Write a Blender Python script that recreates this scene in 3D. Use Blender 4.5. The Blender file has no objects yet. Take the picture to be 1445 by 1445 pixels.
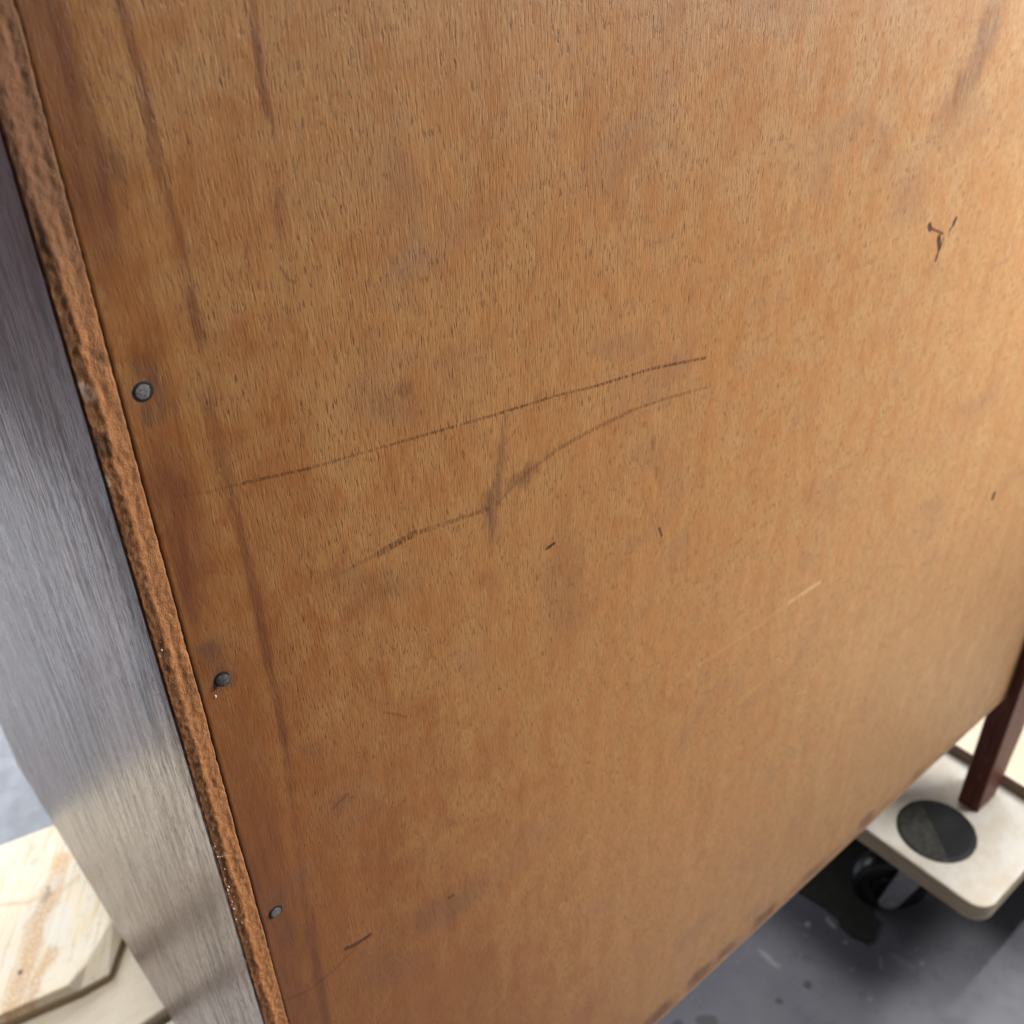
import bpy, bmesh, math, random
import numpy as np
from mathutils import Vector, Matrix, noise as mnoise

random.seed(7)
sc = bpy.context.scene
FZ = 697.6                                   # floor lies this many mm below the measuring origin


def mm(x, y, z):
    return Vector((x / 1000.0, y / 1000.0, (z + FZ) / 1000.0))


# ------------------------------------------------------------------ camera
cam_d = bpy.data.cameras.new("camera")
cam = bpy.data.objects.new("camera", cam_d)
sc.collection.objects.link(cam)
RX = (0.760402, -0.385509, 0.522658)
RY = (-0.649077, -0.423714, 0.631796)
RZ = (-0.022106, -0.819664, -0.572418)
cam.matrix_world = Matrix((
    (RX[0], -RX[1], -RX[2], (-57.741) / 1000.0),
    (RY[0], -RY[1], -RY[2], (-191.453) / 1000.0),
    (RZ[0], -RZ[1], -RZ[2], (89.959 + FZ) / 1000.0),
    (0, 0, 0, 1)))
cam_d.sensor_width = 36.0
cam_d.sensor_fit = 'HORIZONTAL'
cam_d.lens = 36.593
cam_d.clip_start = 0.005
cam_d.clip_end = 60
cam_d.dof.use_dof = True
cam_d.dof.focus_distance = 0.262
cam_d.dof.aperture_fstop = 23
sc.camera = cam

# ------------------------------------------------------------------ world, lamps, exposure
world = bpy.data.worlds.new("World")
sc.world = world
world.use_nodes = True
wb = world.node_tree.nodes["Background"]
wb.inputs[0].default_value = (1.0, 0.95, 0.92, 1)
wb.inputs[1].default_value = 0.17


def area_lamp(name, loc, target, size, power, col, size_y=None):
    d = bpy.data.lights.new(name, 'AREA')
    d.energy = power
    d.color = col
    d.size = size
    if size_y:
        d.shape = 'RECTANGLE'
        d.size_y = size_y
    o = bpy.data.objects.new(name, d)
    sc.collection.objects.link(o)
    o.location = loc
    o.rotation_euler = (Vector(target) - Vector(loc)).to_track_quat('-Z', 'Y').to_euler()
    return o


# a ceiling tube right above the cabinet, two more to its front, and an unseen light added for the panel's gradient
area_lamp("tube_lamp", (0.55, 0.07, 2.6), (0.55, 0.07, 0.0), 1.6, 46, (1.0, 0.97, 0.93), 0.08)
area_lamp("ceiling_lamp", (-0.9, 1.3, 2.6), (-0.2, 0.6, 0.0), 1.2, 46, (1.0, 0.97, 0.92), 0.8)
area_lamp("ceiling_lamp", (1.5, 0.9, 2.6), (0.8, 0.2, 0.0), 1.2, 26, (1.0, 0.97, 0.93), 0.8)
area_lamp("window_lamp", (-0.5, 3.4, 2.0), (0.0, 0.8, 0.2), 2.4, 120, (0.86, 0.93, 1.0), 1.6)
gradient_lamp = area_lamp("panel_gradient_lamp", (0.98, -0.36, 0.95), (0.42, 0.0, 0.60), 0.36, 5.6, (1.0, 0.965, 0.90), 0.36)
gradient_lamp.data.spread = math.radians(80)

sc.view_settings.view_transform = 'Standard'
sc.view_settings.look = 'None'
sc.view_settings.gamma = 1.0
sc.view_settings.use_curve_mapping = False
sc.view_settings.exposure = 0.0
sc.render.engine = 'CYCLES'
sc.cycles.use_denoising = True


# ------------------------------------------------------------------ shader helpers
class NT:
    def __init__(self, name):
        self.m = bpy.data.materials.new(name)
        self.m.use_nodes = True
        self.t = self.m.node_tree
        self.b = self.t.nodes["Principled BSDF"]
        self.out = self.t.nodes["Material Output"]

    def link(self, a, sock):
        if isinstance(a, (int, float)):
            sock.default_value = a
        elif isinstance(a, (tuple, list)):
            v = list(a)
            if sock.type == 'RGBA' and len(v) == 3:
                v.append(1)
            sock.default_value = v
        else:
            self.t.links.new(a, sock)

    def n(self, typ, **kw):
        nd = self.t.nodes.new(typ)
        for k, v in kw.items():
            setattr(nd, k, v)
        return nd

    def math(self, op, a, b=0.0, clamp=False):
        nd = self.n('ShaderNodeMath', operation=op, use_clamp=clamp)
        self.link(a, nd.inputs[0])
        self.link(b, nd.inputs[1])
        return nd.outputs[0]

    def vmath(self, op, a, b=(0, 0, 0)):
        nd = self.n('ShaderNodeVectorMath', operation=op)
        self.link(a, nd.inputs[0])
        self.link(b, nd.inputs[1])
        return nd.outputs[0]

    def pos_mm(self):
        tc = self.n('ShaderNodeTexCoord')
        v = self.vmath('MULTIPLY', tc.outputs['Object'], (1000, 1000, 1000))
        return self.vmath('ADD', v, (0, 0, -FZ))

    def scale(self, v, s):
        return self.vmath('MULTIPLY', v, s)

    def noise(self, v, scale=1.0, detail=3.0, rough=0.5, dist=0.0):
        nd = self.n('ShaderNodeTexNoise')
        self.link(v, nd.inputs['Vector'])
        nd.inputs['Scale'].default_value = scale
        nd.inputs['Detail'].default_value = detail
        nd.inputs['Roughness'].default_value = rough
        nd.inputs['Distortion'].default_value = dist
        return nd.outputs[0]

    def noise_col(self, v, scale=1.0, detail=2.0):
        nd = self.n('ShaderNodeTexNoise')
        self.link(v, nd.inputs['Vector'])
        nd.inputs['Scale'].default_value = scale
        nd.inputs['Detail'].default_value = detail
        return nd.outputs['Color']

    def voronoi(self, v, scale=1.0, rnd=1.0):
        nd = self.n('ShaderNodeTexVoronoi')
        self.link(v, nd.inputs['Vector'])
        nd.inputs['Scale'].default_value = scale
        nd.inputs['Randomness'].default_value = rnd
        return nd.outputs['Distance']

    def smooth(self, v, a, b, lo=0.0, hi=1.0):
        nd = self.n('ShaderNodeMapRange', interpolation_type='SMOOTHSTEP')
        self.link(v, nd.inputs[0])
        nd.inputs[1].default_value = a
        nd.inputs[2].default_value = b
        nd.inputs[3].default_value = lo
        nd.inputs[4].default_value = hi
        return nd.outputs[0]

    def mix(self, f, a, b, blend='MIX'):
        nd = self.n('ShaderNodeMix', data_type='RGBA', blend_type=blend)
        self.link(f, nd.inputs[0])
        self.link(a, nd.inputs[6])
        self.link(b, nd.inputs[7])
        return nd.outputs[2]

    def sep(self, v):
        nd = self.n('ShaderNodeSeparateXYZ')
        self.link(v, nd.inputs[0])
        return nd.outputs

    def bump(self, h, strength, dist, normal=None):
        nd = self.n('ShaderNodeBump')
        nd.inputs['Strength'].default_value = strength
        nd.inputs['Distance'].default_value = dist
        self.link(h, nd.inputs['Height'])
        if normal is not None:
            self.link(normal, nd.inputs['Normal'])
        return nd.outputs[0]

    def stroke(self, p, a, b, w, soft):
        nd = self.n('ShaderNodeGroup')
        nd.node_tree = STROKE
        self.link(p, nd.inputs['P'])
        nd.inputs['A'].default_value = a
        nd.inputs['B'].default_value = b
        nd.inputs['Inner'].default_value = w
        nd.inputs['Outer'].default_value = w + soft
        return nd.outputs[0]

    def attr(self, name):
        nd = self.n('ShaderNodeAttribute', attribute_name=name)
        return nd.outputs['Fac']

    def line_marks(self, name, flat):
        """ragged mask from a distance field (1 on the line, 0 at 1.5 mm) and its strength"""
        f = self.attr(name)
        j = self.noise(self.scale(flat, (2.2, 1, 0.8)), 1.0, 3.0, 0.65)
        f = self.math('ADD', f, self.math('MULTIPLY', self.math('SUBTRACT', j, 0.5), 0.75))
        return self.math('MULTIPLY', self.smooth(f, 0.70, 0.98), self.attr(name + '_strength'))

    def strokes(self, p, items, plane='xz'):
        """items: (points, half width, softness, intensity) -> one mask"""
        acc = None
        for pts, w, s, k in items:
            if len(pts) == 1:
                pts = [pts[0], (pts[0][0] + 0.01, pts[0][1])]
            for i in range(len(pts) - 1):
                if plane == 'xz':
                    a = (pts[i][0], 0, pts[i][1]); b = (pts[i + 1][0], 0, pts[i + 1][1])
                else:
                    a = (pts[i][0], pts[i][1], 0); b = (pts[i + 1][0], pts[i + 1][1], 0)
                f = self.stroke(p, a, b, w, s)
                if k != 1:
                    f = self.math('MULTIPLY', f, k)
                acc = f if acc is None else self.math('MAXIMUM', acc, f)
        return acc

    def done(self, col=None, rough=None, normal=None, spec=None, metal=None, coat=None, coat_rough=None):
        B = self.b.inputs
        if col is not None: self.link(col, B['Base Color'])
        if rough is not None: self.link(rough, B['Roughness'])
        if normal is not None: self.link(normal, B['Normal'])
        if spec is not None: self.link(spec, B['Specular IOR Level'])
        if metal is not None: self.link(metal, B['Metallic'])
        if coat is not None: self.link(coat, B['Coat Weight'])
        if coat_rough is not None: self.link(coat_rough, B['Coat Roughness'])
        return self.m


def make_stroke_group():
    g = bpy.data.node_groups.new("stroke", 'ShaderNodeTree')
    itf = g.interface
    for nm in ("P", "A", "B"):
        itf.new_socket(nm, in_out='INPUT', socket_type='NodeSocketVector')
    for nm in ("Inner", "Outer"):
        itf.new_socket(nm, in_out='INPUT', socket_type='NodeSocketFloat')
    itf.new_socket("Mask", in_out='OUTPUT', socket_type='NodeSocketFloat')
    N, L = g.nodes, g.links
    gi = N.new('NodeGroupInput'); go = N.new('NodeGroupOutput')

    def v(op, a, b):
        nd = N.new('ShaderNodeVectorMath'); nd.operation = op
        L.new(a, nd.inputs[0])
        if b is not None: L.new(b, nd.inputs[1])
        return nd
    pa = v('SUBTRACT', gi.outputs['P'], gi.outputs['A'])
    ba = v('SUBTRACT', gi.outputs['B'], gi.outputs['A'])
    d1 = v('DOT_PRODUCT', pa.outputs[0], ba.outputs[0])
    d2 = v('DOT_PRODUCT', ba.outputs[0], ba.outputs[0])
    dv = N.new('ShaderNodeMath'); dv.operation = 'DIVIDE'; dv.use_clamp = True
    L.new(d1.outputs['Value'], dv.inputs[0]); L.new(d2.outputs['Value'], dv.inputs[1])
    scn = N.new('ShaderNodeVectorMath'); scn.operation = 'SCALE'
    L.new(ba.outputs[0], scn.inputs[0]); L.new(dv.outputs[0], scn.inputs['Scale'])
    df = v('SUBTRACT', pa.outputs[0], scn.outputs[0])
    ln = v('LENGTH', df.outputs[0], None)
    mr = N.new('ShaderNodeMapRange'); mr.interpolation_type = 'SMOOTHSTEP'
    L.new(ln.outputs['Value'], mr.inputs[0])
    L.new(gi.outputs['Inner'], mr.inputs[1]); L.new(gi.outputs['Outer'], mr.inputs[2])
    mr.inputs[3].default_value = 1; mr.inputs[4].default_value = 0
    L.new(mr.outputs[0], go.inputs[0])
    return g


STROKE = make_stroke_group()


# ------------------------------------------------------------------ soft stains of the back panel: (points, half width, softness, strength), mm
STAINS = {
    'rust': [
            ([(4.5, 80), (4.6, 40), (5.4, 14)], 1.6, 5.0, 0.80),
            ([(6.1, 2), (5, -9)], 0.8, 2.6, 0.55),
            ([(5.2, -13), (4.6, -45), (4.2, -75)], 1.2, 3.6, 0.80),
            ([(7.4, -15), (7.2, -60)], 1.0, 6.0, 0.50),
            ([(4.2, -76), (5.5, -97)], 2.0, 4.0, 0.60),
            ([(5, -96), (5, -190), (4, -320)], 2.0, 9.0, 0.65),
        ],
    'rust2': [
            ([(16.8, 75), (17.9, 53.7), (18.1, 28)], 0.25, 1.5, 0.80),
            ([(18.2, 38), (19.3, 8)], 0.2, 1.4, 0.50),
            ([(18.7, 12), (19.4, -4)], 0.5, 1.2, 1.05),
            ([(17.6, -11), (18.5, -38.6), (19.2, -79), (18.9, -120), (16.3, -161)], 0.5, 1.7, 0.80),
            ([(17.6, -12), (17.9, -20)], 0.7, 1.4, 0.6),
            ([(18.9, -120), (17.4, -140)], 0.8, 1.6, 0.55),
            ([(16.0, -161), (14.6, -196), (12.5, -253), (12, -320)], 0.6, 2.4, 0.80),
            ([(42.2, 72), (41.9, 50.2)], 0.3, 1.0, 0.5),
            ([(41.8, 58), (41.6, 33)], 0.2, 1.0, 0.95),
            ([(41.2, 25), (40.3, 12)], 0.3, 1.6, 0.4),
            ([(11.0, 26), (10.3, -4), (10, -40)], 0.3, 1.0, 0.30),
            ([(14.2, 40), (14.0, 22)], 0.2, 1.0, 0.30),
        ],
    'smudge': [
            ([(99.5, -51), (96.9, -64), (94.4, -75), (92.9, -92)], 0.8, 3.6, 0.85),
            ([(97, -75), (112, -71)], 1.2, 4.0, 0.60),
            ([(44, -232), (62, -239), (85, -246)], 2.5, 8.0, 0.55),
            ([(28, -238), (46, -262)], 3.0, 11.0, 0.35),
            ([(323, 34), (318.8, 11), (305, -14)], 4.0, 7.0, 0.75),
            ([(313, 6), (298, -20)], 4.0, 9.0, 0.35),
            ([(66.8, -32), (69, -27)], 0.6, 2.2, 0.7),
            ([(58, -30), (70, -40)], 3, 7.0, 0.25),
            ([(6.5, 35.5), (12, 35)], 0.9, 3.6, 0.70),
            ([(4.0, -77.2), (5.0, -79.2)], 1.0, 3.0, 1.2),
            ([(4.6, -188), (7.5, -203)], 0.5, 2.6, 0.55),
            ([(120, -98), (124, -150)], 3, 12.0, 0.35),
            ([(36, -154), (30, -160)], 0.6, 3.6, 0.5),
            ([(22, -123), (26, -131)], 0.5, 2.6, 0.5),
            ([(4.9, -6.5), (4.9, -13.5)], 2.0, 1.8, 0.75),
            ([(6.6, -86.5), (7.2, -92.5)], 1.9, 1.8, 0.85),
            ([(5.0, -182), (5.2, -188)], 1.8, 1.6, 0.55),
            ([(40, -76), (52, -86), (70, -92)], 1.5, 7.0, 0.35),
        ],
    'blots': [
            ([(180, -463), (207, -464)], 3.0, 6.0, 1.0),
            ([(224, -461), (232, -463)], 3.0, 6.0, 1.0),
            ([(243, -461), (262, -465)], 2.5, 5.0, 1.0),
            ([(273, -461), (300, -464)], 2.5, 5.0, 1.0),
            ([(322, -464), (348, -465)], 2.0, 5.0, 0.8),
            ([(386, -461), (394, -463)], 3.0, 5.0, 0.9),
            ([(440, -463), (462, -465)], 2.0, 5.0, 0.7),
        ],
}


# crisp marks of the back panel, cut to ragged lines in the material
LINES = {
    'pencil': [
            ([(6, -35), (14.4, -37.3), (19.5, -38.0)], 0.05, 0.55, 0.35),
            ([(19.5, -38.0), (39.3, -41.8)], 0.10, 0.55, 0.85),
            ([(39.3, -41.8), (61.6, -44.7)], 0.08, 0.50, 0.65),
            ([(61.6, -44.7), (81.6, -47.3), (97.2, -49.3)], 0.10, 0.55, 0.75),
            ([(97.2, -49.3), (119.4, -51.8), (133.4, -54.2)], 0.10, 0.55, 0.85),
            ([(133.4, -54.2), (157.6, -56.9), (182.6, -61.8)], 0.16, 0.65, 1.0),
            ([(55.0, -75.2), (66.3, -74.4)], 0.8, 1.2, 0.85),
            ([(40.5, -75.7), (57.1, -75.0)], 0.3, 1.6, 0.35),
            ([(65.3, -74.4), (79.6, -76.6), (92.2, -78.4)], 0.45, 0.8, 0.62),
            ([(94.8, -78.2), (102.9, -74.0), (119.5, -69.4)], 0.2, 1.4, 0.40),
            ([(106.0, -72.6), (119.5, -69.4), (130.9, -68.7), (149.0, -68.4)], 0.45, 0.9, 0.60),
            ([(149.0, -68.4), (165.1, -70.0), (185.9, -73.5)], 0.2, 0.9, 0.60),
            ([(98.5, -60.0), (104.0, -56.0)], 0.1, 0.8, 0.40),
        ],
    'nick': [
            ([(308.2, -49.4), (309.8, -51.2)], 0.9, 0.7, 1.0),
            ([(309.5, -50.8), (320.4, -55.7)], 0.20, 0.55, 0.85),
            ([(327.8, -51.8), (327.0, -53.6)], 0.80, 0.8, 1.0),
            ([(326.4, -54.7), (324.9, -55.6)], 0.30, 0.5, 0.85),
            ([(317.6, -56.6), (320.2, -61.5)], 1.0, 0.9, 1.0),
            ([(320.0, -61.0), (319.2, -66.0)], 0.5, 0.6, 0.95),
            ([(321.4, -57.5), (321.0, -61.5)], 0.2, 0.5, 0.8),
            ([(440.9, -231.6), (440.9, -234.2)], 1.6, 1.0, 1.0),
            ([(24.6, -223.4), (27.5, -224.6), (30, -225.0), (33.8, -225.2)], 0.62, 0.7, 0.85),
            ([(66.0, -235.7), (68.6, -236.2)], 0.2, 0.6, 1.0),
            ([(114.3, -103.7), (117.3, -103.2)], 0.25, 0.5, 1.0),
            ([(166.2, -121.0), (168.0, -125.4)], 0.2, 0.6, 0.9),
            ([(39.4, 8.2), (40.6, 5.0), (42.2, 3.9)], 0.04, 0.5, 0.45),
            ([(50, -131), (54, -134.6), (57.8, -138.4)], 0.02, 0.6, 0.40),
            ([(29.0, -156.6), (33, -155.0), (34.5, -154.4)], 0.15, 0.8, 0.40),
            ([(0.5, -227.6), (10.3, -231.0), (18.6, -229.9), (27.4, -226.9)], 0.25, 0.8, 0.40),
            ([(160.0, -82), (160.3, -87)], 0.2, 0.6, 0.35),
            ([(163.0, -95), (163.0, -99)], 0.2, 0.8, 0.3),
        ],
    'pale': [
            ([(190, -206), (196, -205), (230, -206), (262, -204.6)], 0.15, 0.9, 0.50),
            ([(256, -204.6), (278, -205.4)], 0.9, 1.2, 1.0),
            ([(120.8, -294.9), (122.8, -292.9)], 0.5, 1.0, 0.8),
            ([(230, -245), (245, -246)], 0.2, 1.0, 0.5),
            ([(196.5, -203), (198, -205)], 0.4, 1.2, 0.4),
        ],
}


# ------------------------------------------------------------------ materials
def mat_back_panel():
    T = NT("plywood_back_veneer")
    p = T.pos_mm()
    flat = T.scale(p, (1, 0, 1))
    # slow warp so that the grain is not ruler straight
    wc = T.noise_col(T.scale(p, (0.030, 0.03, 0.010)), 1.0, 2.0)
    warp = T.vmath('MULTIPLY', T.vmath('SUBTRACT', wc, (0.5, 0.5, 0.5)), (5.0, 0, 0))
    pw = T.vmath('ADD', flat, warp)
    # tone: long soft bands, patches, fine figure
    band = T.noise(T.scale(pw, (0.11, 1, 0.012)), 1.0, 4.0, 0.55)
    mott = T.noise(T.scale(pw, (0.20, 1, 0.085)), 1.0, 5.0, 0.62, 0.5)
    patch = T.noise(T.scale(pw, (0.075, 1, 0.060)), 1.0, 4.0, 0.6, 0.8)
    fine = T.noise(T.scale(pw, (1.5, 1, 0.17)), 1.0, 4.0, 0.68)
    col = T.mix(T.smooth(band, 0.34, 0.66), (0.380, 0.164, 0.050), (0.420, 0.193, 0.064))
    col = T.mix(T.smooth(patch, 0.40, 0.62, 0, 0.55), col, (0.385, 0.200, 0.066))
    col = T.mix(T.smooth(mott, 0.50, 0.72, 0, 0.50), col, (0.325, 0.126, 0.040))
    col = T.mix(T.smooth(mott, 0.48, 0.28, 0, 0.40), col, (0.480, 0.245, 0.088))
    col = T.mix(T.smooth(fine, 0.50, 0.74, 0, 0.60), col, (0.240, 0.092, 0.030))
    col = T.mix(T.smooth(fine, 0.46, 0.26, 0, 0.55), col, (0.580, 0.310, 0.125))
    # sheen painted paler off the nailed side; redder finish and painted dimness along it
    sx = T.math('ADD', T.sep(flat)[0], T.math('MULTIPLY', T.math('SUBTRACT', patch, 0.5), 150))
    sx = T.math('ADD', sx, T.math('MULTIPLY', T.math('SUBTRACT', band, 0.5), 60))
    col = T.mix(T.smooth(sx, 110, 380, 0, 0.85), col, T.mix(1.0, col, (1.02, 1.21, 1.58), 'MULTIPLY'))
    aged_dim = T.math('ADD', sx, T.math('MULTIPLY', T.math('ADD', T.sep(flat)[2], 90), 0.30))
    col = T.mix(T.smooth(aged_dim, 95, -20, 0, 0.95), col, T.mix(1.0, col, (0.72, 0.56, 0.41), 'MULTIPLY'))
    # open pores: short dark dashes along the grain
    pn1 = T.noise(T.scale(pw, (2.7, 1, 0.27)), 1.0, 2.0, 0.5)
    pn2 = T.noise(T.scale(T.vmath('ADD', pw, (37, 0, 11)), (1.25, 1, 0.16)), 1.0, 2.0, 0.5)
    pores = T.smooth(pn1, 0.560, 0.65)
    pores2 = T.smooth(pn2, 0.65, 0.73)
    pore = T.math('MAXIMUM', T.math('MULTIPLY', pores, T.smooth(patch, 0.38, 0.60, 0.45, 1.0)), pores2)
    filled = T.smooth(T.math('ADD', T.sep(flat)[0], T.math('MULTIPLY', T.math('SUBTRACT', patch, 0.5), 30)), 0, 26, 0.40, 1.0)
    pore = T.math('MULTIPLY', pore, filled)
    col = T.mix(T.math('MULTIPLY', pore, 0.70), col, (0.115, 0.042, 0.014))
    # blotchy finish and faint grey handling marks
    dirt = T.noise(T.scale(flat, (0.022, 1, 0.030)), 1.0, 5.0, 0.6, 0.8)
    col = T.mix(T.smooth(dirt, 0.52, 0.75, 0, 0.40), col, (0.235, 0.125, 0.075))
    brk = T.smooth(T.noise(T.scale(flat, (1.5, 1, 0.35)), 1.0, 2.0, 0.5), 0.38, 0.56, 0.10, 1.0)
    # broad reddish stain down the nailed edge
    rust = T.attr('rust')
    rust2 = T.attr('rust2')
    col = T.mix(T.math('MULTIPLY', rust, 0.95), col, (0.165, 0.052, 0.019))
    col = T.mix(T.math('MULTIPLY', T.math('MULTIPLY', rust2, T.smooth(fine, 0.28, 0.60, 0.70, 1.0)), 1.0), col, (0.150, 0.046, 0.015))
    # grey-brown smudges
    smudge = T.attr('smudge')
    col = T.mix(T.math('MULTIPLY', T.math('MULTIPLY', smudge, T.smooth(fine, 0.30, 0.62, 0.65, 1.0)), 0.85), col, (0.150, 0.066, 0.032))
    # stains soaked in along the bottom edge
    edge_n = T.noise(T.scale(flat, (0.055, 1, 0.25)), 1.0, 4.0, 0.65)
    edge_z = T.smooth(T.sep(flat)[2], -473, -456, 1.0, 0.0)
    edge = T.math('MULTIPLY', edge_z, T.smooth(edge_n, 0.42, 0.56))
    blots = T.attr('blots')
    col = T.mix(T.math('MULTIPLY', T.math('MAXIMUM', edge, blots), 0.85), col, (0.140, 0.050, 0.018))
    edge_shine = T.smooth(T.math('ADD', T.sep(flat)[2], T.math('MULTIPLY', T.math('SUBTRACT', mott, 0.5), 3.0)), -469.4, -471.0)
    col = T.mix(T.math('MULTIPLY', edge_shine, 0.85), col, (0.70, 0.40, 0.20))  # bottom edge highlight painted in as a pale line
    # pencil lines, broken over the grain
    pencil = T.line_marks('pencil', flat)
    col = T.mix(T.math('MULTIPLY', T.math('MULTIPLY', pencil, brk), 0.95), col, (0.095, 0.034, 0.012))
    # cracks, nicks and the forked split
    nick = T.line_marks('nick', flat)
    col = T.mix(T.math('MULTIPLY', nick, 0.94), col, (0.045, 0.011, 0.004))
    # pale scratches and specks of filler
    pale = T.line_marks('pale', flat)
    speck = T.smooth(T.voronoi(T.scale(flat, (0.085, 1, 0.085)), 1.0), 0.055, 0.03)
    spk_on = T.smooth(T.noise(T.scale(flat, (0.02, 1, 0.02)), 1.0, 2.0), 0.5, 0.6)
    pale = T.math('MAXIMUM', pale, T.math('MULTIPLY', T.math('MULTIPLY', speck, spk_on), 0.45))
    col = T.mix(T.math('MULTIPLY', pale, 0.55), col, (0.62, 0.38, 0.20))
    # relief
    h = T.math('SUBTRACT', T.math('MULTIPLY', T.math('MULTIPLY', fine, filled), 1.4), T.math('MULTIPLY', pore, 0.9))
    h = T.math('ADD', h, T.math('MULTIPLY', mott, 1.2))
    nrm = T.bump(h, 0.55, 0.00026)
    rough = T.smooth(patch, 0.3, 0.7, 0.40, 0.52)
    T.b.inputs['Sheen Weight'].default_value = 0.03
    T.b.inputs['Sheen Roughness'].default_value = 0.45
    T.b.inputs['Sheen Tint'].default_value = (1.0, 0.93, 0.85, 1)
    return T.done(col, rough, nrm, 0.42)


def mat_raw_edge():
    T = NT("raw_board_edge")
    p = T.pos_mm()
    s = T.sep(p)
    n1 = T.noise(T.scale(p, (0.5, 0.5, 0.22)), 1.0, 5.0, 0.65, 0.5)
    n2 = T.noise(T.scale(p, (2.4, 2.4, 1.4)), 1.0, 4.0, 0.7)
    n3 = T.noise(T.scale(p, (0.05, 0.05, 0.05)), 1.0, 3.0, 0.6)
    col = T.mix(T.smooth(n1, 0.3, 0.7), (0.36, 0.140, 0.048), (0.53, 0.235, 0.090))
    col = T.mix(T.smooth(n2, 0.48, 0.72, 0, 0.55), col, (0.200, 0.078, 0.030))
    col = T.mix(T.smooth(n2, 0.42, 0.25, 0, 0.5), col, (0.52, 0.27, 0.125))
    # dark glue crust next to the veneer
    wob = T.math('ADD', s[0], T.math('MULTIPLY', T.math('SUBTRACT', T.noise(T.scale(p, (0.3, 0.3, 0.42)), 1.0, 4.0, 0.65), 0.5), 3.4))
    crust = T.smooth(wob, -4.6, -6.1)
    crust = T.math('MULTIPLY', crust, T.smooth(n2, 0.30, 0.60, 0.5, 1.0))
    col = T.mix(T.math('MULTIPLY', crust, 0.58), col, (0.160, 0.062, 0.025))
    top = T.smooth(T.math('ADD', s[2], T.math('MULTIPLY', n1, 20)), 14, 44, 0, 0.80)
    col = T.mix(top, col, (0.245, 0.112, 0.055))
    blk = T.strokes(p, [([(-6.1, -15.5), (-5.7, -19)], 0.5, 1.5, 1.0), ([(-5.6, 27), (-5.8, 18)], 0.2, 1.6, 0.35),
                        ([(-5.2, 12), (-6, 6)], 0.2, 1.6, 0.3), ([(-1.0, -84), (-1.2, -89)], 0.3, 1.8, 0.5), ([(-2.2, 2), (-1.0, 0)], 0.4, 1.6, 0.55)])
    col = T.mix(T.math('MULTIPLY', blk, 0.62), col, (0.022, 0.011, 0.008))
    pale = T.strokes(p, [([(-6.4, -3.4), (-5.4, -6.4)], 0.3, 0.9, 0.75), ([(-6.9, -24.3), (-6.8, -26.3)], 0.2, 0.6, 0.7)])
    col = T.mix(T.math('MULTIPLY', pale, 0.8), col, (0.62, 0.50, 0.40))
    h = T.math('ADD', T.noise(T.scale(p, (2.6, 2.6, 1.8)), 1.0, 5.0, 0.7), n1)
    nrm = T.bump(h, 0.7, 0.0007)
    return T.done(col, 0.62, nrm, 0.35)


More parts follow.
